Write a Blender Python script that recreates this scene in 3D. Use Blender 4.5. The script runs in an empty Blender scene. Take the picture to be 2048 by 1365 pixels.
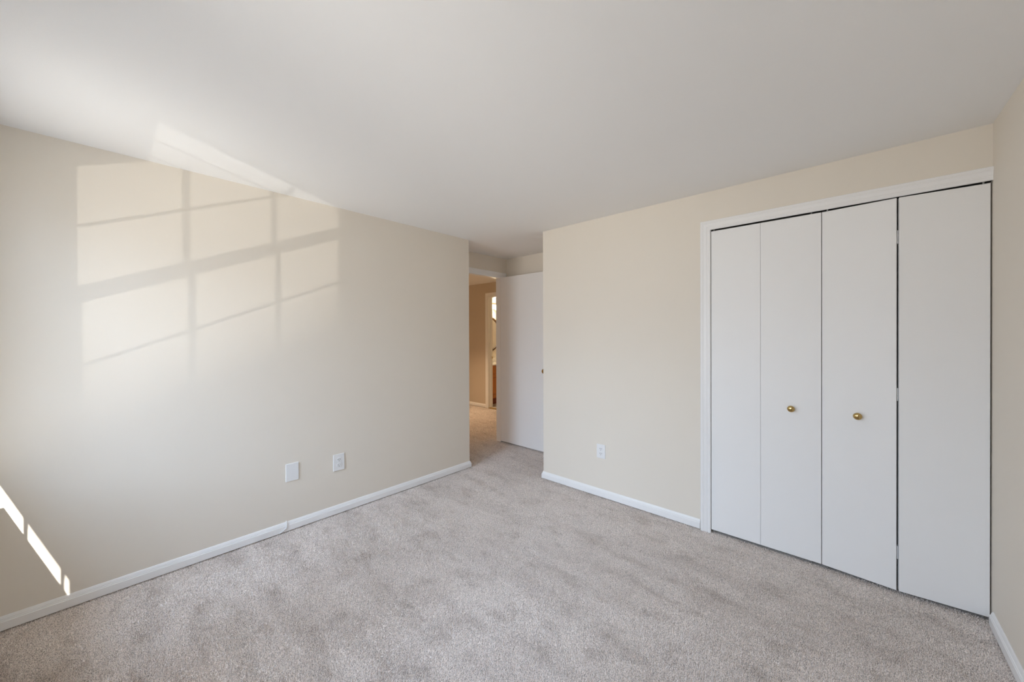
import bpy, bmesh, math, random
from mathutils import Vector, Matrix
R = math.radians
S = bpy.context.scene
COL = S.collection
random.seed(7)

# ------------------------------------------------------------------ camera
FPX, CYPX = 741.389, 674.493
YAW, PITCH, ROLL, EYE = 0.7397, -0.0041, -0.0034, 1.323
c, s = math.cos(YAW), math.sin(YAW)
fw = Vector((-s, c, 0)); rt = Vector((c, s, 0)); up = Vector((0, 0, 1))
fw2 = fw*math.cos(PITCH) + up*math.sin(PITCH)
up2 = up*math.cos(PITCH) - fw*math.sin(PITCH)
rt2 = rt*math.cos(ROLL) + up2*math.sin(ROLL)
up3 = up2*math.cos(ROLL) - rt*math.sin(ROLL)
cd = bpy.data.cameras.new('camera')
cam = bpy.data.objects.new('camera', cd); COL.objects.link(cam)
cam.matrix_world = Matrix(((rt2.x, up3.x, -fw2.x, 0), (rt2.y, up3.y, -fw2.y, 0),
                           (rt2.z, up3.z, -fw2.z, EYE), (0, 0, 0, 1)))
cd.sensor_width = 36.0
cd.lens = FPX/2048*36.0
cd.shift_x = 0.0
cd.shift_y = (CYPX - 682.5)/2048
cd.clip_start = 0.02
S.camera = cam

# ------------------------------------------------------------------ world and daylight
w = bpy.data.worlds.new('daylight'); S.world = w; w.use_nodes = True
nt = w.node_tree; nt.nodes.clear()
wo = nt.nodes.new('ShaderNodeOutputWorld'); bg = nt.nodes.new('ShaderNodeBackground')
tc = nt.nodes.new('ShaderNodeTexCoord'); sx = nt.nodes.new('ShaderNodeSeparateXYZ')
def ramp(src, stops):
    m_ = nt.nodes.new('ShaderNodeMapRange'); m_.inputs['From Min'].default_value = -1; m_.inputs['From Max'].default_value = 1
    r_ = nt.nodes.new('ShaderNodeValToRGB'); nt.links.new(src, m_.inputs['Value']); nt.links.new(m_.outputs[0], r_.inputs[0])
    e = r_.color_ramp.elements; e[0].position = (stops[0][0]+1)/2; e[0].color = (*stops[0][1], 1); e[1].position = (stops[-1][0]+1)/2; e[1].color = (*stops[-1][1], 1)
    for p_, c_ in stops[1:-1]:
        q = e.new((p_+1)/2); q.color = (*c_, 1)
    return r_.outputs[0]
nt.links.new(tc.outputs['Generated'], sx.inputs[0])
# pale ground below, horizon band dimmed to ease the back wall, blue sky above
elev = ramp(sx.outputs['Z'], [(-1.0, (0.20, 0.19, 0.172)), (-0.60, (0.285, 0.275, 0.252)), (-0.35, (0.52, 0.50, 0.466)), (-0.15, (0.43, 0.425, 0.415)), (0.10, (0.43, 0.48, 0.55)), (0.26, (0.67, 0.81, 1.00)), (1.0, (0.54, 0.72, 1.00))])
# brightness around the compass: sky dimmed at both sides to even out the room's light
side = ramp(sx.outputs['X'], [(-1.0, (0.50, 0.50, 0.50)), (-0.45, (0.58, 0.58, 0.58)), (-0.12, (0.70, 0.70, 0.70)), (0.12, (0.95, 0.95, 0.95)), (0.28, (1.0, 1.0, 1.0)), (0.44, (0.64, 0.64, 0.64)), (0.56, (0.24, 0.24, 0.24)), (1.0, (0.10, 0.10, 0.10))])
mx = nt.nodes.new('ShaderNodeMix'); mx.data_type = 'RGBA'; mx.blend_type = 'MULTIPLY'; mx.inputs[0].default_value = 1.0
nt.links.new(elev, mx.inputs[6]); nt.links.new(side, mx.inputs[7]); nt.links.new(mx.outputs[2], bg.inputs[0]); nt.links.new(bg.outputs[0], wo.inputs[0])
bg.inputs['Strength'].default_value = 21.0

def sun(name, d, energy, angle, col):
    l = bpy.data.lights.new(name, 'SUN'); l.energy = energy; l.angle = R(angle); l.color = col
    o = bpy.data.objects.new(name, l); COL.objects.link(o)
    o.location = (-2, -4, 5)
    o.rotation_euler = Vector(d).to_track_quat('-Z', 'Y').to_euler()
    return o
sun('sun', (-1.0, 0.454, -1.217), 16.0, 0.45, (1.0, 0.96, 0.88))
# sunlight glinting up off a car's glass outside reaches the left window only
gl = bpy.data.lights.new('sun_glint', 'SPOT'); gl.energy = 4.5e4; gl.color = (1.0, 0.95, 0.86)
gl.shadow_soft_size = 0.26; gl.spot_size = R(1.56); gl.spot_blend = 0.55
go = bpy.data.objects.new('sun_glint', gl); COL.objects.link(go)
gd = Vector((-0.55, 1.0, 0.445)).normalized()
go.location = Vector((-2.38, -0.44, 1.58)) - gd*60
go.rotation_euler = gd.to_track_quat('-Z', 'Y').to_euler()
# portals that guide sampling of the daylight through the left window and the added one
for wx in (-2.273, -0.72):
    pl = bpy.data.lights.new('window_portal', 'AREA'); pl.shape = 'RECTANGLE'; pl.size = 0.80; pl.size_y = 1.42
    po = bpy.data.objects.new('window_portal', pl); COL.objects.link(po)
    po.location = (wx, -0.556, 1.345); po.rotation_euler = (R(90), 0, 0)
    pl.cycles.is_portal = True

S.view_settings.view_transform = 'Standard'; S.view_settings.look = 'None'
S.view_settings.gamma = 1.0; S.view_settings.use_curve_mapping = False
S.view_settings.exposure = 0.0
S.cycles.max_bounces = 16; S.cycles.diffuse_bounces = 12; S.cycles.glossy_bounces = 6
S.cycles.transparent_max_bounces = 16
S.cycles.use_denoising = True
S.cycles.sample_clamp_indirect = 6.0

# ------------------------------------------------------------------ materials
def mat(name, col, rough=0.5, metal=0.0, spec=0.5, bump=None, var=None, emit=None):
    m = bpy.data.materials.new(name); m.use_nodes = True
    n = m.node_tree.nodes; L = m.node_tree.links; b = n['Principled BSDF']
    b.inputs['Base Color'].default_value = (*col, 1)
    b.inputs['Roughness'].default_value = rough; b.inputs['Metallic'].default_value = metal
    b.inputs['Specular IOR Level'].default_value = spec
    if emit:
        b.inputs['Emission Color'].default_value = (*emit[0], 1); b.inputs['Emission Strength'].default_value = emit[1]
    if bump or var:
        t = n.new('ShaderNodeTexCoord')
    if bump:                                    # (scale, strength, distance)
        z = n.new('ShaderNodeTexNoise'); z.inputs['Scale'].default_value = bump[0]; z.inputs['Detail'].default_value = 4
        k = n.new('ShaderNodeBump'); k.inputs['Strength'].default_value = bump[1]; k.inputs['Distance'].default_value = bump[2]
        L.new(t.outputs['Object'], z.inputs['Vector']); L.new(z.outputs['Fac'], k.inputs['Height']); L.new(k.outputs[0], b.inputs['Normal'])
    if var:                                     # (scale, amount) slight unevenness of the paint
        z = n.new('ShaderNodeTexNoise'); z.inputs['Scale'].default_value = var[0]; z.inputs['Detail'].default_value = 5
        r = n.new('ShaderNodeMapRange'); r.inputs['To Min'].default_value = 1-var[1]; r.inputs['To Max'].default_value = 1+var[1]
        x = n.new('ShaderNodeVectorMath'); x.operation = 'SCALE'; x.inputs[0].default_value = col
        L.new(t.outputs['Object'], z.inputs['Vector']); L.new(z.outputs['Fac'], r.inputs['Value'])
        L.new(r.outputs[0], x.inputs['Scale']); L.new(x.outputs[0], b.inputs['Base Color'])
    return m
M = {}
M['wall'] = mat('beige_wall_paint', (0.79, 0.740, 0.660), 0.65, spec=0.3, bump=(260, 0.06, 0.002), var=(3.0, 0.012))
M['ceiling'] = mat('white_ceiling_paint', (0.845, 0.85, 0.855), 0.9, spec=0.1, bump=(300, 0.10, 0.002))
M['trim'] = mat('white_semigloss_trim', (0.88, 0.885, 0.89), 0.35, spec=0.5)
M['door'] = mat('white_flush_door_paint', (0.88, 0.885, 0.89), 0.45, spec=0.4, bump=(140, 0.05, 0.001), var=(4.0, 0.008))
M['plate'] = mat('white_plastic_plate', (0.83, 0.84, 0.85), 0.3)
M['slot'] = mat('dark_slot', (0.05, 0.05, 0.05), 0.6)
M['brass'] = mat('polished_brass', (0.58, 0.42, 0.18), 0.14, metal=1.0)
M['steel'] = mat('white_painted_hinge', (0.70, 0.71, 0.72), 0.4)
M['zinc'] = mat('zinc_plated_steel', (0.45, 0.46, 0.47), 0.4, metal=0.9)
M['black'] = mat('black_track', (0.02, 0.02, 0.02), 0.7)
M['frame'] = mat('dark_walnut_frame', (0.09, 0.045, 0.02), 0.4, bump=(60, 0.1, 0.002))
M['mirror'] = mat('mirror_silver', (0.9, 0.9, 0.9), 0.02, metal=1.0)
M['counter'] = mat('white_cultured_marble', (0.82, 0.80, 0.76), 0.2, var=(6, 0.02))
M['tile'] = mat('pale_vinyl_floor', (0.62, 0.58, 0.54), 0.4, var=(10, 0.05))
M['kick'] = mat('red_brown_toe_kick', (0.22, 0.05, 0.02), 0.5)
M['bulb'] = mat('lit_globe', (1, 0.95, 0.85), 0.4, emit=((1.0, 0.78, 0.48), 7.0))
M['dome'] = mat('lit_dome', (1, 0.95, 0.85), 0.4, emit=((1.0, 0.66, 0.36), 5.0))

def oak():
    m = mat('honey_oak', (0.5, 0.2, 0.05), 0.35); n = m.node_tree.nodes; L = m.node_tree.links
    t = n.new('ShaderNodeTexCoord'); a = n.new('ShaderNodeMapping'); a.inputs['Scale'].default_value = (30, 30, 2.0)
    z = n.new('ShaderNodeTexNoise'); z.inputs['Scale'].default_value = 2.0; z.inputs['Detail'].default_value = 6
    r = n.new('ShaderNodeValToRGB'); r.color_ramp.elements[0].color = (0.42, 0.13, 0.025, 1); r.color_ramp.elements[1].color = (0.66, 0.27, 0.07, 1)
    r.color_ramp.elements[0].position = 0.3; r.color_ramp.elements[1].position = 0.7
    L.new(t.outputs['Object'], a.inputs[0]); L.new(a.outputs[0], z.inputs['Vector']); L.new(z.outputs['Fac'], r.inputs[0]); L.new(r.outputs[0], n['Principled BSDF'].inputs['Base Color'])
    return m
M['oak'] = oak()

def glass():
    m = bpy.data.materials.new('window_glass'); m.use_nodes = True; n = m.node_tree.nodes; L = m.node_tree.links; n.clear()
    o = n.new('ShaderNodeOutputMaterial'); x = n.new('ShaderNodeMixShader'); f = n.new('ShaderNodeFresnel'); f.inputs[0].default_value = 1.45
    t = n.new('ShaderNodeBsdfTransparent'); g = n.new('ShaderNodeBsdfGlossy'); g.inputs['Roughness'].default_value = 0.02
    ge = n.new('ShaderNodeNewGeometry'); a = n.new('ShaderNodeMath'); a.operation = 'SUBTRACT'; a.inputs[0].default_value = 1.0
    b = n.new('ShaderNodeMath'); b.operation = 'MULTIPLY'                      # reflect on the entering side of the pane only
    L.new(ge.outputs['Backfacing'], a.inputs[1]); L.new(f.outputs[0], b.inputs[0]); L.new(a.outputs[0], b.inputs[1])
    L.new(b.outputs[0], x.inputs[0]); L.new(t.outputs[0], x.inputs[1]); L.new(g.outputs[0], x.inputs[2]); L.new(x.outputs[0], o.inputs[0])
    return m
M['glass'] = glass()

def carpet():
    m = bpy.data.materials.new('greige_cut_pile_carpet'); m.use_nodes = True; n = m.node_tree.nodes; L = m.node_tree.links; b = n['Principled BSDF']
    b.inputs['Roughness'].default_value = 0.95; b.inputs['Specular IOR Level'].default_value = 0.1
    b.inputs['Sheen Weight'].default_value = 0.15; b.inputs['Sheen Roughness'].default_value = 0.6
    t = n.new('ShaderNodeTexCoord')
    def noise(scale, detail, rough=0.5, src=None):
        z = n.new('ShaderNodeTexNoise'); z.inputs['Scale'].default_value = scale; z.inputs['Detail'].default_value = detail; z.inputs['Roughness'].default_value = rough
        L.new(src or t.outputs['Object'], z.inputs['Vector']); return z.outputs['Fac']
    def rng(src, a, b_, c_, d_):
        r = n.new('ShaderNodeMapRange'); r.inputs[1].default_value = a; r.inputs[2].default_value = b_; r.inputs[3].default_value = c_; r.inputs[4].default_value = d_
        L.new(src, r.inputs[0]); return r.outputs[0]
    def mth(op, a, b_):
        x = n.new('ShaderNodeMath'); x.operation = op
        for i, v in enumerate((a, b_)):
            if isinstance(v, (int, float)): x.inputs[i].default_value = v
            else: L.new(v, x.inputs[i])
        return x.outputs[0]
    fine = rng(noise(250, 1.5), 0.36, 0.56, 0.52, 1.10)                # shade between tufts, put into the colour as dark flecks
    # flattened nap: footprints and vacuum strokes, part of the pile's lie
    def strokes(ang, sx_, sy_, scale, detail, lo, hi):
        q = n.new('ShaderNodeMapping'); q.inputs['Rotation'].default_value = (0, 0, R(ang)); q.inputs['Scale'].default_value = (sx_, sy_, 1)
        L.new(t.outputs['Object'], q.inputs[0]); return rng(noise(scale, detail, 0.62, q.outputs[0]), lo, hi, 0.0, 1.0)
    n1 = strokes(20, 1.0, 1.8, 5.5, 5, 0.36, 0.47)
    n2 = strokes(-35, 0.7, 3.6, 1.7, 4, 0.40, 0.54)
    nap = mth('ADD', mth('MULTIPLY', n1, 0.62), mth('MULTIPLY', n2, 0.38))
    mc = n.new('ShaderNodeMix'); mc.data_type = 'RGBA'; L.new(nap, mc.inputs[0])
    mc.inputs[6].default_value = (0.67, 0.60, 0.55, 1); mc.inputs[7].default_value = (0.83, 0.765, 0.72, 1)
    x = n.new('ShaderNodeVectorMath'); x.operation = 'SCALE'; L.new(mc.outputs[2], x.inputs[0])
    L.new(fine, x.inputs['Scale']); L.new(x.outputs[0], b.inputs['Base Color'])
    return m
M['carpet'] = carpet()

# ------------------------------------------------------------------ mesh helpers
def build(name, bm, m, parent=None, smooth=False, loc=None):
    me = bpy.data.meshes.new(name)
    bmesh.ops.recalc_face_normals(bm, faces=bm.faces)
    if loc is not None:
        bmesh.ops.translate(bm, verts=bm.verts, vec=-Vector(loc))
    bm.to_mesh(me); bm.free()
    if smooth:
        for p in me.polygons: p.use_smooth = True
    me.materials.append(m)
    o = bpy.data.objects.new(name, me); COL.objects.link(o)
    if loc is not None: o.location = loc
    if parent: 
        o.parent = parent
        o.location = Vector(o.location) - Vector(parent.location)
    return o
def empty(name, loc):
    o = bpy.data.objects.new(name, None); COL.objects.link(o); o.location = loc; o.empty_display_size = 0.1; return o
def tag(o, label, cat=None, kind=None, group=None):
    o['label'] = label
    if cat: o['category'] = cat
    if kind: o['kind'] = kind
    if group: o['group'] = group
    return o
def add_box(bm, a, b, bev=0.0):
    x0, y0, z0 = a; x1, y1, z1 = b
    t = bmesh.new()
    v = [t.verts.new(p) for p in ((x0,y0,z0),(x1,y0,z0),(x1,y1,z0),(x0,y1,z0),(x0,y0,z1),(x1,y0,z1),(x1,y1,z1),(x0,y1,z1))]
    for f in ((0,3,2,1),(4,5,6,7),(0,1,5,4),(1,2,6,5),(2,3,7,6),(3,0,4,7)): t.faces.new([v[i] for i in f])
    if bev: bmesh.ops.bevel(t, geom=t.edges[:], offset=bev, segments=2, profile=0.5, affect='EDGES')
    merge(bm, t)
def merge(bm, t):
    mp_ = {v: bm.verts.new(v.co) for v in t.verts}
    for f in t.faces: bm.faces.new([mp_[v] for v in f.verts])
    t.free()
def box(name, a, b, m, parent=None, bev=0.0, loc=None):
    bm = bmesh.new(); add_box(bm, a, b, bev); return build(name, bm, m, parent, loc=loc)
def boxes(name, lst, m, parent=None, bev=0.0, loc=None):
    bm = bmesh.new()
    for a, b in lst: add_box(bm, a, b, bev)
    return build(name, bm, m, parent, loc=loc)
def lathe(bm, prof, origin, axis, seg=32):
    """profile [(r, h)] turned about axis from origin"""
    ax = Vector(axis).normalized(); u_ = ax.orthogonal().normalized(); v_ = ax.cross(u_); o = Vector(origin)
    rings = []
    for r_, h in prof:
        if r_ < 1e-6: rings.append([bm.verts.new(o + ax*h)])
        else: rings.append([bm.verts.new(o + ax*h + (u_*math.cos(2*math.pi*i/seg) + v_*math.sin(2*math.pi*i/seg))*r_) for i in range(seg)])
    for a, b in zip(rings, rings[1:]):
        for i in range(seg):
            j = (i+1) % seg
            if len(a) == 1 and len(b) == 1: continue
            if len(a) == 1: bm.faces.new((a[0], b[i], b[j]))
            elif len(b) == 1: bm.faces.new((a[i], b[0], a[j]))
            else: bm.faces.new((a[i], b[i], b[j], a[j]))
def sweep(bm, path, prof, fn, side=1):
    """mitred moulding: path of 2D points, prof [(across, out)], fn(x, y, out) -> xyz"""
    P = [Vector(p) for p in path]; n_ = []
    for i in range(len(P)-1):
        d = (P[i+1]-P[i]).normalized(); n_.append(Vector((-d.y, d.x))*side)
    rings = []
    for i, p in enumerate(P):
        if i == 0: m_ = n_[0]
        elif i == len(P)-1: m_ = n_[-1]
        else:
            m_ = (n_[i-1]+n_[i]).normalized(); m_ = m_/max(0.2, m_.dot(n_[i]))
        rings.append([bm.verts.new(fn((p+m_*a).x, (p+m_*a).y, b)) for a, b in prof])
    k = len(prof)
    for a, b in zip(rings, rings[1:]):
        for i in range(k):
            j = (i+1) % k; bm.faces.new((a[i], b[i], b[j], a[j]))
    bm.faces.new(rings[0]); bm.faces.new(rings[-1])
def tube(bm, pts, r_, seg=10):
    P = [Vector(p) for p in pts]; rings = []
    for i, p in enumerate(P):
        d = (P[min(i+1, len(P)-1)] - P[max(i-1, 0)]).normalized()
        u_ = d.cross(Vector((0.31, 0.17, 0.93))).normalized(); v_ = d.cross(u_)
        rings.append([bm.verts.new(p + (u_*math.cos(2*math.pi*k/seg)+v_*math.sin(2*math.pi*k/seg))*r_) for k in range(seg)])
    for a, b in zip(rings, rings[1:]):
        for i in range(seg): bm.faces.new((a[i], b[i], b[(i+1) % seg], a[(i+1) % seg]))
    bm.faces.new(rings[0]); bm.faces.new(rings[-1][::-1])

# ------------------------------------------------------------------ room dimensions
H = 2.283                      # ceiling
XL, XR = -2.828, 0.480         # left and right wall faces
YW = -0.400                    # inner face of the window wall, behind the camera
YL = 2.460                     # end of the left wall
YB = 2.7315                    # closet wall face
XB = -2.101                    # outside corner of closet wall
XD = -3.209                    # wall with the entry doorway
YR = 3.418                     # far wall of the recess behind the open door
XH = -3.279                    # hall side of the doorway wall
YH = 4.70                      # far wall of the hall
BXL = -5.60                    # bathroom wall with the mirror

# structure: floor and ceiling
st = lambda o, label, cat=None: tag(o, label, cat, kind='structure')
FZ = -0.007                     # carpet backing; the pile's tips reach about 0
st(box('floor', (-6.3, -0.6, -0.12), (1.3, YH+0.05, FZ), M['carpet']), 'greige cut pile carpet running from the bedroom through the doorway into the hall', 'floor')
st(box('floor', (-6.3, YH+0.05, -0.12), (-3.4, 7.2, 0.004), M['tile']), 'pale bathroom floor beyond the hall doorway', 'floor')
st(box('ceiling', (-6.3, -0.6, H), (1.3, 7.2, H+0.12), M['ceiling']), 'smooth white painted ceiling', 'ceiling')

# carpet pile: short leaning yarn tips over all the carpeted floor
def carpet_pile(rects, label, seed):
    import numpy as np
    rg = np.random.default_rng(seed)
    pts = []
    for x0, x1, y0, y1, lvl in rects:
        for d0, d1, p in ((0, 1.7, 0.0038), (1.7, 2.6, 0.0048), (2.6, 99, 0.0064 if lvl < 2 else 0.0095)):
            nx, ny = int((x1-x0)/p), int((y1-y0)/p)
            gx, gy = np.meshgrid(np.arange(nx), np.arange(ny))
            x = x0 + (gx.ravel()+rg.uniform(0.05, 0.95, nx*ny))*p; y = y0 + (gy.ravel()+rg.uniform(0.05, 0.95, nx*ny))*p
            d = np.hypot(x, y) + rg.uniform(-0.25, 0.25, x.size)
            k = (d >= d0) & (d < d1)
            pts.append(np.stack([x[k], y[k], np.full(k.sum(), p)], 1))
    P = np.concatenate(pts); n_ = len(P)
    def vnoise(x, y, sc, seed):                   # smooth value noise
        g = np.random.default_rng(seed).uniform(-1, 1, (256, 256)); u, v = x*sc+60, y*sc+60
        i, j = np.floor(u).astype(int), np.floor(v).astype(int); a, b = u-i, v-j; a = a*a*(3-2*a); b = b*b*(3-2*b)
        q = lambda r, t: g[r % 256, t % 256]
        return (q(i, j)*(1-a)+q(i+1, j)*a)*(1-b)+(q(i, j+1)*(1-a)+q(i+1, j+1)*a)*b
    x, y, p = P.T
    lx = 0.0018*(vnoise(x, y, 5, 1)+0.5*vnoise(x, y, 13, 2)); ly = 0.0018*(vnoise(x, y, 5, 3)+0.5*vnoise(x, y, 13, 4))
    h = rg.uniform(0.0050, 0.0085, n_)*(1+0.12*vnoise(x, y, 9, 5)); r_ = p*rg.uniform(0.40, 0.62, n_)
    a0 = rg.uniform(0, 2*np.pi, n_); tx = x+lx+rg.normal(0, 0.0013, n_); ty = y+ly+rg.normal(0, 0.0013, n_)
    V = np.empty((n_, 6, 3), np.float32)
    for k in range(3):
        a = a0+k*2*np.pi/3
        V[:, k, 0] = x+r_*np.cos(a); V[:, k, 1] = y+r_*np.sin(a); V[:, k, 2] = FZ-0.0005
        V[:, k+3, 0] = tx+0.30*r_*np.cos(a); V[:, k+3, 1] = ty+0.30*r_*np.sin(a); V[:, k+3, 2] = FZ+h*rg.uniform(0.88, 1.0, n_)
    F = np.array([[0, 1, 4, 3], [1, 2, 5, 4], [2, 0, 3, 5]], np.int32)
    T = np.array([3, 4, 5], np.int32)
    base = (np.arange(n_, dtype=np.int32)*6)[:, None]
    loops = np.concatenate([np.tile(F.ravel(), (n_, 1))+base, np.tile(T, (n_, 1))+base], 1).ravel()
    sizes = np.tile(np.array([4, 4, 4, 3], np.int32), n_); starts = np.concatenate([[0], np.cumsum(sizes)[:-1]]).astype(np.int32)
    me = bpy.data.meshes.new('carpet_pile')
    me.vertices.add(n_*6); me.vertices.foreach_set('co', V.ravel())
    me.loops.add(len(loops)); me.loops.foreach_set('vertex_index', loops.astype(np.int32))
    me.polygons.add(n_*4); me.polygons.foreach_set('loop_start', starts)
    me.polygons.foreach_set('use_smooth', np.zeros(n_*4, bool))
    me.update(calc_edges=True)
    me.materials.append(M['carpet'])
    o = bpy.data.objects.new('carpet_pile', me); COL.objects.link(o)
    tag(o, label, 'carpet', kind='stuff')
carpet_pile([(XL, XR, YW, YB, 0)], 'greige cut carpet pile with footprints and vacuum marks over the bedroom floor', 11)
carpet_pile([(-0.69, XR, YB, YB+0.022, 0)], 'greige carpet pile in the dark gap under the white closet doors', 12)
carpet_pile([(XH, XD, 2.545, 3.305, 1), (XD, XL, YL+0.002, YR, 1)], 'greige carpet pile in the bedroom doorway, behind the end of the left wall', 13)
carpet_pile([(XL, XB, YB, YR, 1)], 'greige carpet pile in front of the open bedroom door', 15)
carpet_pile([(-6.0, XH, 2.5, YH, 2)], 'carpet pile in the warm lit hall beyond the bedroom doorway', 14)

# walls
W = M['wall']
st(box('wall_left', (-3.279, -0.56, 0), (XL, YL, H), W), 'long beige wall at the left with window light on it', 'wall')
# closet wall: pier beside the recess, lintel above the closet
CX0, CX1, CZ = -0.694, XR, 2.032
st(boxes('wall_back', [((XB, YB, 0), (CX0, YB+0.105, H)), ((CX0, YB, CZ), (CX1, YB+0.105, H))], W), 'beige wall around the white closet doors', 'wall')
st(box('wall_right', (XR, -0.56, 0), (XR+0.12, 3.45, H), W), 'beige wall at the right edge of the picture', 'wall')
# window wall behind the camera, with the opening for the window
OX0, OX1, OZ0, OZ1 = -2.672, -1.874, 0.640, 2.050
YO = -0.559
W2 = 1.553                     # second window, added for fill light: same size, this far to the right
st(boxes('wall_front', [((XL, YO, 0), (OX0, YW, H)), ((OX1, YO, 0), (OX0+W2, YW, H)), ((OX1+W2, YO, 0), (XR, YW, H))] +
         [((OX0+q, YO, z0), (OX1+q, YW, z1)) for q in (0, W2) for z0, z1 in ((0, OZ0), (OZ1, H))], W), 'beige wall behind the viewer with a window and an added fill window', 'wall')
# recess walls
st(box('wall_recess_right', (XB, YB+0.105, 0), (XB+0.105, YR, H), W), 'beige side wall of the door recess', 'wall')
st(box('wall_recess', (XH, YR, 0), (XB+0.105, YR+0.11, H), W), 'beige wall behind the open bedroom door', 'wall')
DY0, DY1, DZ = 2.545, 3.305, 2.035    # entry doorway
st(boxes('wall_doorway', [((XH, DY1+0.018, 0), (XD, YR, H)), ((XH, YL, 0), (XD, DY0-0.018, H)),
                          ((XH, DY0-0.018, DZ+0.018), (XD, DY1+0.018, H))], W), 'beige wall strip above the bedroom doorway', 'wall')
# closet interior
st(boxes('wall_closet', [((CX0-0.5, 3.335, 0), (XR, 3.40, H)), ((CX0-0.56, YB+0.105, 0), (CX0-0.5, 3.40, H))], W), 'inside walls of the closet', 'wall')
# hall
st(boxes('wall_hall', [((-6.0, YH, 0), (-4.888, YH+0.10, H)), ((-4.888, YH, 2.048), (-4.13, YH+0.10, H)), ((-4.13, YH, 0), (XH, YH+0.10, H))], mat('tan_hall_paint', (0.60, 0.53, 0.44), 0.65, spec=0.3, bump=(260, 0.06, 0.002))),
   'tan hall wall seen through the bedroom doorway', 'wall')
st(box('wall_hall_left', (-6.1, 2.2, 0), (-6.0, 7.1, H), W), 'far side wall of the hall', 'wall')
st(box('wall_hall_front', (-6.0, 2.2, 0), (XH, 2.3, H), W), 'near wall of the hall', 'wall')
st(box('wall_hall_right', (XH, YR+0.11, 0), (XH+0.07, YH, H), W), 'wall at the right end of the hall', 'wall')
# bathroom
st(boxes('wall_bathroom', [((BXL-0.08, YH+0.10, 0), (BXL, 6.7, H)), ((-3.55, YH+0.10, 0), (-3.47, 6.7, H)), ((BXL-0.08, 6.7, 0), (-3.47, 6.78, H))], W),
   'cream bathroom wall behind the round mirror', 'wall')

# ------------------------------------------------------------------ baseboards
BB = [(0, 0.003), (0.014, 0.003), (0.014, 0.040), (0.0115, 0.043), (0.0115, 0.047), (0.0085, 0.0485), (0.0085, 0.0515), (0.005, 0.060), (0.0025, 0.063), (0, 0.063)]
def baseboard(name, path, label, side=1, z=0.0, k=1.0):
    bm = bmesh.new(); sweep(bm, path, [(a, z + b*k) for a, b in BB], lambda x, y, o: (x, y, o), side)
    return st(build(name, bm, M['trim']), label, 'baseboard')
baseboard('baseboard_left', [(XL, YW), (XL, YL), (XD, YL)], 'white moulded baseboard along the long left wall', -1)
baseboard('baseboard_back', [(-0.756, YB), (XB, YB), (XB, YR)], 'white moulded baseboard between the door recess and the closet', 1)
baseboard('baseboard_right', [(XR, YW), (XR, YB-0.03)], 'white baseboard on the right wall', 1)
baseboard('baseboard_front', [(XR, YW), (XL, YW)], 'white baseboard under the window behind the viewer', -1)
baseboard('baseboard_recess', [(XD+0.012, YR), (XB, YR)], 'white baseboard behind the open door', -1)
baseboard('baseboard_hall', [(-6.0, YH), (-4.945, YH)], 'white baseboard on the hall wall beside the bathroom doorway', -1)

# ------------------------------------------------------------------ casings
CP = [(0, 0), (0, 0.009), (0.004, 0.011), (0.012, 0.011), (0.014, 0.0095), (0.020, 0.0095), (0.022, 0.0115), (0.040, 0.0135), (0.043, 0.0155), (0.047, 0.0155), (0.049, 0.017), (0.058, 0.017), (0.061, 0.0145), (0.061, 0)]
def casing(name, path, fn, side, parent):
    bm = bmesh.new(); sweep(bm, path, CP, fn, side); return build(name, bm, M['trim'], parent)
# closet casing: one leg at the left, head running into the right wall
t1 = empty('trim_1', (CX0, YB, 0)); st(t1, 'white moulded casing around the closet opening', 'door casing')
casing('casing', [(-0.690, FZ), (-0.690, 2.024), (XR, 2.024)], lambda x, z, o: (x, YB-o, z), 1, t1)
boxes('jamb', [((CX0, YB, 0), (CX0+0.001, YB+0.105, CZ)), ((CX0, YB+0.002, CZ-0.006), (XR, YB+0.105, CZ))], M['trim'], t1)
# entry doorway casing and jamb
t2 = empty('trim_2', (XD, DY1, 0)); st(t2, 'white casing of the bedroom doorway', 'door casing')
casing('casing', [(DY0-0.004, FZ), (DY0-0.004, DZ+0.006), (DY1+0.033, DZ+0.006), (DY1+0.033, FZ)], lambda y, z, o: (XD+o, y, z), 1, t2)
boxes('jamb', [((XH-0.006, DY1, 0), (XD+0.002, DY1+0.018, DZ+0.018)), ((XH-0.006, DY0-0.018, 0), (XD+0.002, DY0, DZ+0.018)), ((XH-0.006, DY0, DZ), (XD+0.002, DY1, DZ+0.018))], M['trim'], t2)
# bathroom doorway
BX0, BX1, BZ = -4.870, -4.150, 2.030
t3 = empty('trim_3', (BX0, YH, 0)); st(t3, 'white casing of the bathroom doorway across the hall', 'door casing')
casing('casing', [(BX0-0.006, FZ), (BX0-0.006, BZ+0.006), (BX1+0.006, BZ+0.006), (BX1+0.006, FZ)], lambda x, z, o: (x, YH-o, z), 1, t3)
boxes('jamb', [((BX0-0.018, YH-0.002, 0), (BX0, YH+0.104, BZ+0.018)), ((BX1, YH-0.002, 0), (BX1+0.02, YH+0.104, BZ+0.018)), ((BX0, YH-0.002, BZ), (BX1, YH+0.104, BZ+0.018))], M['trim'], t3)
boxes('door_stop', [((BX0, YH+0.04, 0.004), (BX0+0.010, YH+0.07, BZ)), ((BX0+0.010, YH+0.04, BZ-0.010), (BX1, YH+0.07, BZ))], M['trim'], t3)
sp = box('strike_plate', (BX0-0.001, YH+0.088, 0.900), (BX0+0.005, YH+0.106, 0.938), M['brass'], t3, bev=0.001); sp['label'] = 'small brass strike plate'
th = box('trim_4', (BX0, YH-0.012, 0.0), (BX1, YH+0.055, 0.007), mat('satin_brass_strip', (0.50, 0.36, 0.16), 0.5, metal=0.6), bev=0.002); st(th, 'thin brass threshold strip between hall carpet and bathroom floor', 'threshold')

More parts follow.
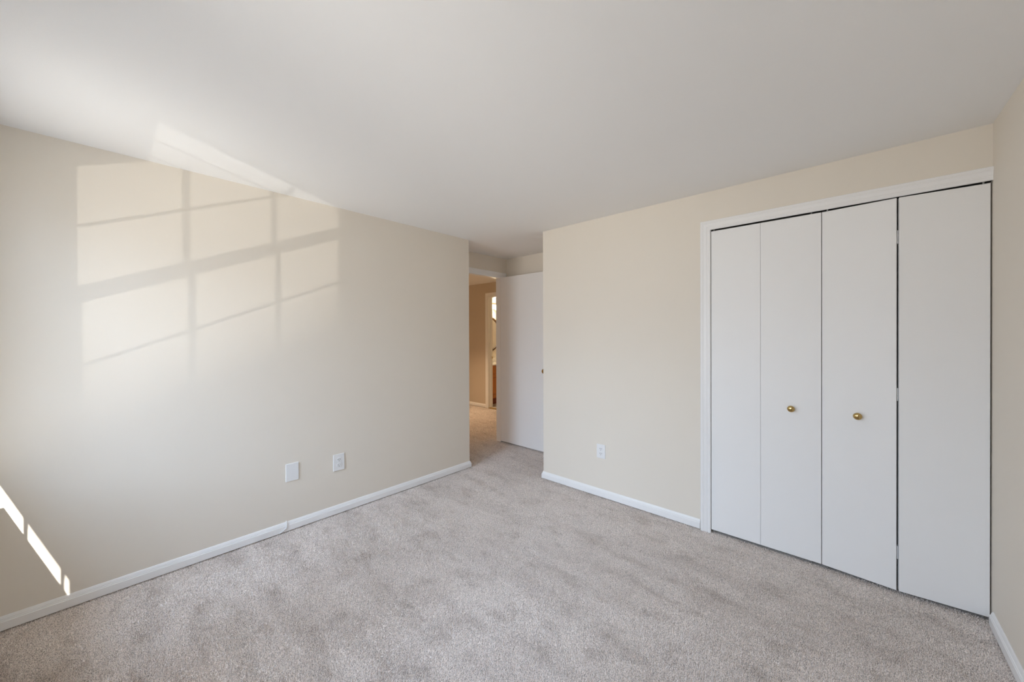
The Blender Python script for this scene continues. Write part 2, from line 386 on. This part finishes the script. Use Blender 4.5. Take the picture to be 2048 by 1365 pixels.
# ------------------------------------------------------------------ entry door, open against the recess wall
d1 = empty('door_1', (XD+0.004, DY1, 0)); st(d1, 'white flush bedroom door standing open in the recess', 'door')
box('door_panel', (XD+0.004, 3.305, 0.014), (XD+0.766, 3.340, 2.040), M['door'], d1, bev=0.0015)
KN = [(0.0, 0.0), (0.032, 0.0), (0.032, 0.004), (0.027, 0.008), (0.012, 0.010), (0.011, 0.028), (0.018, 0.032), (0.025, 0.038), (0.0275, 0.047), (0.027, 0.055), (0.022, 0.061), (0.012, 0.064), (0.0, 0.065)]
bm = bmesh.new(); lathe(bm, KN, (-2.497, 3.305, 0.925), (0, -1, 0)); o = build('door_knob', bm, M['brass'], d1, smooth=True); o['label'] = 'round brass door knob'
for z in (0.25, 1.05, 1.80):
    bm = bmesh.new(); lathe(bm, [(0, 0), (0.006, 0), (0.006, 0.09), (0, 0.09)], (XD+0.003, 3.346, z), (0, 0, 1), 12); build('hinge', bm, M['brass'], d1)

# ------------------------------------------------------------------ closet bifold doors
TH = 0.028; Z0, Z1 = 0.018, 2.014
def panel(name, p, q, parent, back):
    """p, q front corners (x, y); back = normal pointing into the closet"""
    t = bmesh.new(); b_ = Vector(back)*TH
    pts = [Vector(p), Vector(q), Vector(q)+b_, Vector(p)+b_]
    lo = [t.verts.new((a.x, a.y, Z0)) for a in pts]; hi = [t.verts.new((a.x, a.y, Z1)) for a in pts]
    t.faces.new(lo[::-1]); t.faces.new(hi)
    for i in range(4): t.faces.new((lo[i], lo[(i+1) % 4], hi[(i+1) % 4], hi[i]))
    bmesh.ops.bevel(t, geom=t.edges[:], offset=0.0015, segments=2, profile=0.5, affect='EDGES')
    return build(name, t, M['door'], parent)
CK = [(0.0, 0.0), (0.0125, 0.0), (0.0125, 0.002), (0.010, 0.004), (0.0075, 0.008), (0.008, 0.013), (0.0125, 0.0155), (0.0175, 0.0195), (0.019, 0.0245), (0.0175, 0.030), (0.012, 0.0345), (0.006, 0.036), (0.0, 0.0363)]
def cknob(x, y, parent, n_=(0, -1, 0)):
    bm = bmesh.new(); lathe(bm, CK, (x, y, 0.886), n_); o = build('knob', bm, M['brass'], parent, smooth=True); o['label'] = 'round brass knob'; return o
def pin(x, y, parent):
    bm = bmesh.new(); lathe(bm, [(0, 0), (0.004, 0), (0.004, 0.022), (0, 0.022)], (x, y, Z1-0.002), (0, 0, 1), 12); build('pivot_pin', bm, M['zinc'], parent)
    bm = bmesh.new(); lathe(bm, [(0, 0), (0.005, 0), (0.005, 0.014), (0, 0.014)], (x, y, 0.001), (0, 0, 1), 12); build('floor_pivot', bm, M['zinc'], parent)
d2 = empty('door_2', (-0.688, YB, 0)); st(d2, 'left pair of white bifold closet doors, closed flat, brass knob on its second leaf', 'closet door')
panel('door_leaf', (-0.688, YB), (-0.4112, YB), d2, (0, 1))
panel('door_leaf', (-0.4102, YB), (-0.1212, YB), d2, (0, 1))
cknob(-0.257, YB, d2)
for z in (0.21, 1.01, 1.82): boxes('hinge', [((-0.44, YB+TH, z-0.033), (-0.38, YB+TH+0.002, z+0.033))], M['steel'], d2)
pin(-0.673, YB+0.014, d2); pin(-0.165, YB+0.014, d2)
d3 = empty('door_3', (0.477, YB, 0)); st(d3, 'right pair of white bifold closet doors, folded slightly forward at its wide dark seam', 'closet door')
th5 = R(5.2); L_ = 0.2932; cc, ss = math.cos(th5), math.sin(th5)
A3 = (-0.1185, YB); B3 = (A3[0]+L_*cc, YB-L_*ss)
A4 = (0.4745, YB); B4 = (A4[0]-L_*cc, YB-L_*ss)
panel('door_leaf', A3, B3, d3, (ss, cc))
panel('door_leaf', B4, A4, d3, (-ss, cc))
cknob(0.031, YB-(0.031+0.1185)*math.tan(th5), d3, (-ss, -cc, 0))
xm = (B3[0]+B4[0])/2
for z in (0.209, 1.016, 1.817):
    bm = bmesh.new()
    lathe(bm, [(0, 0), (0.0026, 0), (0.0026, 0.066), (0, 0.066)], (xm, B3[1]+0.012, z-0.033), (0, 0, 1), 10)
    add_box(bm, (xm-0.0022, B3[1]+0.012, z-0.033), (xm+0.0022, B3[1]+0.026, z+0.033)); build('hinge', bm, M['steel'], d3)
pin(-0.095, YB+0.008, d3); pin(0.455, YB+0.012, d3)
tr = box('closet_door_track', (CX0+0.004, YB+0.004, CZ-0.0065), (XR-0.001, YB+0.034, CZ-0.0062), M['black'])
st(tr, 'dark top track above the closet doors', 'door track')

# ------------------------------------------------------------------ window behind the camera
YG = -0.440
GLX0, GLX1 = -2.628, -1.918
def ring(x0, x1, z0, z1, wdt, y0, y1):
    return [((x0, y0, z0), (x0+wdt, y1, z1)), ((x1-wdt, y0, z0), (x1, y1, z1)), ((x0+wdt, y0, z0), (x1-wdt, y1, z0+wdt)), ((x0+wdt, y0, z1-wdt), (x1-wdt, y1, z1))]
def window(name, q, wl):
    w1 = empty(name, (-2.273+q, YG, OZ0)); st(w1, wl, 'window')
    X0, X1, GX0, GX1 = OX0+q, OX1+q, GLX0+q, GLX1+q
    boxes('window_frame', ring(X0, X1, OZ0, OZ1, 0.018, YO+0.005, YW-0.005), M['trim'], w1)
    for zb, zt, y in ((1.400, 2.000, YG-0.036), (0.700, 1.335, YG-0.014)):
        sr = boxes('sash', [((X0+0.018, y-0.014, zb-0.034), (GX0, y+0.014, zt+0.034)), ((GX1, y-0.014, zb-0.034), (X1-0.018, y+0.014, zt+0.034)),
                            ((GX0, y-0.014, zb-0.034), (GX1, y+0.014, zb)), ((GX0, y-0.014, zt), (GX1, y+0.014, zt+0.034))], M['trim'], w1)
        wp = (GX1-GX0)/3; zm = (zb+zt)/2
        g = boxes('muntin', [((GX0+wp*k-0.008, y-0.003, zb), (GX0+wp*k+0.008, y+0.003, zt)) for k in (1, 2)] + [((GX0, y-0.0028, zm-0.009), (GX1, y+0.0028, zm+0.009))], M['trim'], None)
        p = box('pane', (GX0, y-0.0015, zb), (GX1, y+0.0015, zt), M['glass'], None)
        for k in (g, p): k.parent = sr; k.location = -Vector(w1.location)-Vector(sr.location)
    boxes('window_sill', [((X0-0.05, YG+0.03, OZ0+0.018), (X1+0.05, YW+0.037, OZ0+0.040))], M['trim'], w1)
    box('apron', (X0-0.03, YW, OZ0-0.045), (X1+0.03, YW+0.012, OZ0+0.018), M['trim'], w1)
window('window_1', 0, 'white double hung window beside the long left wall, behind the viewer')
window('fill_window', W2, 'white double hung window added directly behind the viewer for fill light')
st(box('trim_5', (-4.0, -1.07, 2.650), (1.6, -0.560, 2.78), M['trim']), 'white roof overhang outside the window', 'roof overhang')

# ------------------------------------------------------------------ wall plates
def outlet(name, u0, u1, z0, z1, fn, label):
    """fn(u, out, z) -> xyz, u across the wall"""
    base = fn((u0+u1)/2, 0, z0); e_ = empty(name, base); tag(e_, label, 'wall outlet')
    def bx(nm, a, b, m, par, bev=0):
        p, q = Vector(fn(*a)), Vector(fn(*b))
        lo = [min(p[i], q[i]) for i in range(3)]; hi = [max(p[i], q[i]) for i in range(3)]
        bm = bmesh.new(); add_box(bm, lo, hi, bev); return build(nm, bm, m, par)
    bx('plate', (u0, 0, z0), (u1, 0.0055, z1), M['plate'], e_, 0.0022)
    um, zm = (u0+u1)/2, (z0+z1)/2
    for dz in (0.0195, -0.0195):
        q = zm+dz
        bm = bmesh.new()
        # D-shaped receptacle face
        ring_ = []
        for k in range(28):
            a = 2*math.pi*k/28; x = 0.0172*math.cos(a); z = max(-0.0135, min(0.0135, 0.0172*math.sin(a)))
            ring_.append((x, z))
        f0 = [bm.verts.new(fn(um+x, 0.005, q+z)) for x, z in ring_]; f1 = [bm.verts.new(fn(um+x*0.96, 0.0075, q+z*0.96)) for x, z in ring_]
        bm.faces.new(f1); bm.faces.new(f0[::-1])
        for k in range(28): bm.faces.new((f0[k], f0[(k+1) % 28], f1[(k+1) % 28], f1[k]))
        rc = build('receptacle', bm, M['plate'], e_)
        bm = bmesh.new()
        for du, hh in ((-0.0065, 0.0050), (0.0065, 0.0040)):
            p, r2 = Vector(fn(um+du-0.0013, 0.0070, q+0.0035-hh)), Vector(fn(um+du+0.0013, 0.0078, q+0.0035+hh))
            add_box(bm, [min(p[i], r2[i]) for i in range(3)], [max(p[i], r2[i]) for i in range(3)])
        n_ = Vector(fn(um, 1, q))-Vector(fn(um, 0, q))
        lathe(bm, [(0, 0), (0.0026, 0), (0.0026, 0.0008), (0, 0.0008)], fn(um, 0.0070, q-0.0080), n_, 12)
        sl = build('slots', bm, M['slot'], None); sl.parent = rc; sl.location = -Vector(e_.location)-Vector(rc.location)
        sl['label'] = 'dark outlet slots'
    bm = bmesh.new(); n_ = Vector(fn(um, 1, zm))-Vector(fn(um, 0, zm)); lathe(bm, [(0, 0), (0.003, 0), (0.0028, 0.0012), (0, 0.0015)], fn(um, 0.0052, zm), n_, 12); build('screw', bm, M['plate'], e_)
    return e_
fl = lambda u, o, z: (XL+o, u, z)
fb = lambda u, o, z: (u, YB-o, z)
outlet('wall_outlet', 1.129, 1.211, 0.318, 0.441, fl, 'white duplex outlet on the left wall, right of the blank plate')
outlet('wall_outlet', -1.546, -1.469, 0.315, 0.428, fb, 'white duplex outlet on the wall beside the closet')
bp = empty('blank_wall_plate', (XL, 0.857, 0.332)); tag(bp, 'blank white cover plate on the left wall, with no outlet holes', 'wall plate')
box('plate', (XL, 0.817, 0.332), (XL+0.0055, 0.897, 0.453), M['plate'], bp, bev=0.0022)
for z in (0.438, 0.347):
    bm = bmesh.new(); lathe(bm, [(0, 0), (0.003, 0), (0.0028, 0.001), (0, 0.0013)], (XL+0.0052, 0.857, z), (1, 0, 0), 12); build('screw', bm, M['plate'], bp)
# cable over the baseboard
bm = bmesh.new(); xc = XL+0.0165
pts = [(XL+0.004, 0.818, 0.071), (XL+0.009, 0.818, 0.066), (XL+0.0135, 0.818, 0.055), (xc, 0.8175, 0.045), (xc, 0.817, 0.034), (xc, 0.813, 0.027), (xc, 0.805, 0.021), (xc, 0.795, 0.015), (xc, 0.783, 0.009), (xc, 0.772, 0.0045)]
tube(bm, pts, 0.0028); cb = build('cable', bm, M['plate'], smooth=True); tag(cb, 'short white cable bent over the left baseboard below the blank plate', 'cable')

# ------------------------------------------------------------------ bathroom: vanity, mirror, light bar
VX0, VX1, VY0, VY1, VZ = BXL, -5.05, 4.83, 6.05, 0.745
v = empty('bathroom_vanity', ((VX0+VX1)/2, (VY0+VY1)/2, 0)); tag(v, 'honey oak bathroom vanity with white top under the round mirror', 'vanity cabinet')
box('cabinet_body', (VX0+0.002, VY0, 0.12), (VX1, VY1, VZ), M['oak'], v)
tk = box('toe_kick', (VX0+0.002, VY0, 0.004), (VX1-0.030, VY1, 0.12), M['kick'], v); tk['label'] = 'dark red-brown toe kick'
ct = boxes('countertop', [((VX0+0.002, VY0-0.001, VZ), (VX1+0.018, VY1+0.01, VZ+0.022)), ((VX0+0.002, VY0-0.001, VZ+0.022), (VX0+0.020, VY1+0.01, VZ+0.11))], M['counter'], v, bev=0.002)
ct['label'] = 'white top with backsplash'
def arch_door(y0, y1, z0, z1):
    dn = box('cabinet_door', (VX1, y0, z0), (VX1+0.018, y1, z1), M['oak'], v, bev=0.003)
    # cathedral-arched raised panel inside a dark groove
    n_ = 20; yc = (y0+y1)/2; hw = (y1-y0)/2-0.055
    def outline(g):
        pts = [(yc-hw+g, z0+0.055+g), (yc+hw-g, z0+0.055+g), (yc+hw-g, z1-0.11-g)]
        for k in range(1, n_): 
            a = k/n_; yy = yc+(hw-g)*(1-2*a); pts.append((yy, z1-0.11-g + 0.05*math.sin(math.pi*a)**0.8))
        pts.append((yc-hw+g, z1-0.11-g)); return pts
    bm = bmesh.new()
    o0 = [bm.verts.new((VX1+0.018, y, z)) for y, z in outline(0)]; o1 = [bm.verts.new((VX1+0.0125, y, z)) for y, z in outline(0.004)]
    o2 = [bm.verts.new((VX1+0.0235, y, z)) for y, z in outline(0.012)]; o3 = [bm.verts.new((VX1+0.0265, y, z)) for y, z in outline(0.03)]
    for a, b in ((o0, o2), (o2, o3)):
        for k in range(len(a)): bm.faces.new((a[k], a[(k+1) % len(a)], b[(k+1) % len(a)], b[k]))
    bm.faces.new(o3); bm.faces.new(o0[::-1]); bmesh.ops.delete(bm, geom=o1, context='VERTS')
    rp = build('raised_panel', bm, M['oak'], None); rp.parent = dn; rp.location = -Vector(v.location)-Vector(dn.location)
    bm = bmesh.new(); oo = outline(-0.004); pp = [(VX1+0.0195, y, z) for y, z in oo]; tube(bm, pp+[pp[0]], 0.0025, 6)
    gr = build('groove', bm, M['kick'], None); gr.parent = dn; gr.location = -Vector(v.location)-Vector(dn.location); gr['label'] = 'dark groove around the arched panel'
    bm = bmesh.new(); lathe(bm, [(0, 0), (0.006, 0), (0.006, 0.01), (0.014, 0.016), (0.014, 0.022), (0, 0.026)], (VX1+0.018, y1-0.03, z1-0.10), (1, 0, 0), 16)
    kb = build('knob', bm, M['brass'], None, smooth=True); kb.parent = dn; kb.location = -Vector(v.location)-Vector(dn.location)
for y0 in (4.86, 5.245, 5.63):
    arch_door(y0, y0+0.365, 0.145, 0.575)
    box('drawer_front', (VX1, y0, 0.595), (VX1+0.018, y0+0.365, 0.715), M['oak'], v, bev=0.003)
mr = empty('round_mirror', (BXL, 5.366, 1.352)); tag(mr, 'round mirror with dark wood frame above the oak vanity', 'mirror')
bm = bmesh.new(); lathe(bm, [(0.345, 0.002), (0.383, 0.002), (0.383, 0.020), (0.375, 0.028), (0.352, 0.026), (0.345, 0.016), (0.345, 0.002)], (BXL, 5.366, 1.352), (1, 0, 0), 72); build('frame', bm, M['frame'], mr, smooth=False)
bm = bmesh.new(); lathe(bm, [(0, 0.002), (0.346, 0.002), (0.346, 0.012), (0, 0.012)], (BXL, 5.366, 1.352), (1, 0, 0), 72); build('mirror_glass', bm, M['mirror'], mr)
lb = empty('vanity_light', (BXL, 5.45, 1.93)); tag(lb, 'lit vanity light bar with globe bulbs above the round mirror', 'wall lamp')
box('back_plate', (BXL, 5.05, 1.875), (BXL+0.03, 5.86, 1.985), M['counter'], lb, bev=0.003)
tb = box('top_rail', (BXL, 5.05, 1.985), (BXL+0.045, 5.86, 1.997), M['frame'], lb); tb['label'] = 'dark rail along the top'
for y in (5.16, 5.35, 5.54, 5.73):
    bm = bmesh.new(); lathe(bm, [(0, 0)] + [(0.045*math.sin(math.pi*k/14), 0.045*(1-math.cos(math.pi*k/14))) for k in range(1, 14)] + [(0, 0.09)], (BXL+0.045, y, 1.90), (1, 0, 0), 24)
    build('bulb', bm, M['bulb'], lb, smooth=True)
    bm = bmesh.new(); lathe(bm, [(0, 0), (0.022, 0), (0.020, 0.022), (0, 0.022)], (BXL+0.028, y, 1.90), (1, 0, 0), 20); build('bulb_socket', bm, M['brass'], lb)
def point(name, loc, energy, col, rad):
    l = bpy.data.lights.new(name, 'POINT'); l.energy = energy; l.color = col; l.shadow_soft_size = rad
    o = bpy.data.objects.new(name, l); COL.objects.link(o); o.location = loc; return o
point('vanity_glow', (BXL+0.20, 5.45, 1.92), 15, (1.0, 0.80, 0.52), 0.06)
cl = empty('ceiling_light', (-4.9, 3.60, H)); tag(cl, 'lit dome ceiling light in the hall, out of sight left of the doorway', 'ceiling lamp')
bm = bmesh.new(); lathe(bm, [(0, 0), (0.15, 0), (0.15, 0.02), (0, 0.02)], (-4.9, 3.60, H), (0, 0, -1), 32); build('base', bm, M['brass'], cl)
bm = bmesh.new(); lathe(bm, [(0.14, 0.02), (0.13, 0.05), (0.09, 0.08), (0.04, 0.092), (0, 0.095)], (-4.9, 3.60, H), (0, 0, -1), 32); build('glass_dome', bm, M['dome'], cl, smooth=True)
hl = bpy.data.lights.new('hall_glow', 'AREA'); hl.shape = 'DISK'; hl.size = 0.26; hl.energy = 12; hl.spread = R(88); hl.color = (1.0, 0.70, 0.43)
ho = bpy.data.objects.new('hall_glow', hl); COL.objects.link(ho); ho.location = (-4.9, 3.60, H-0.10)
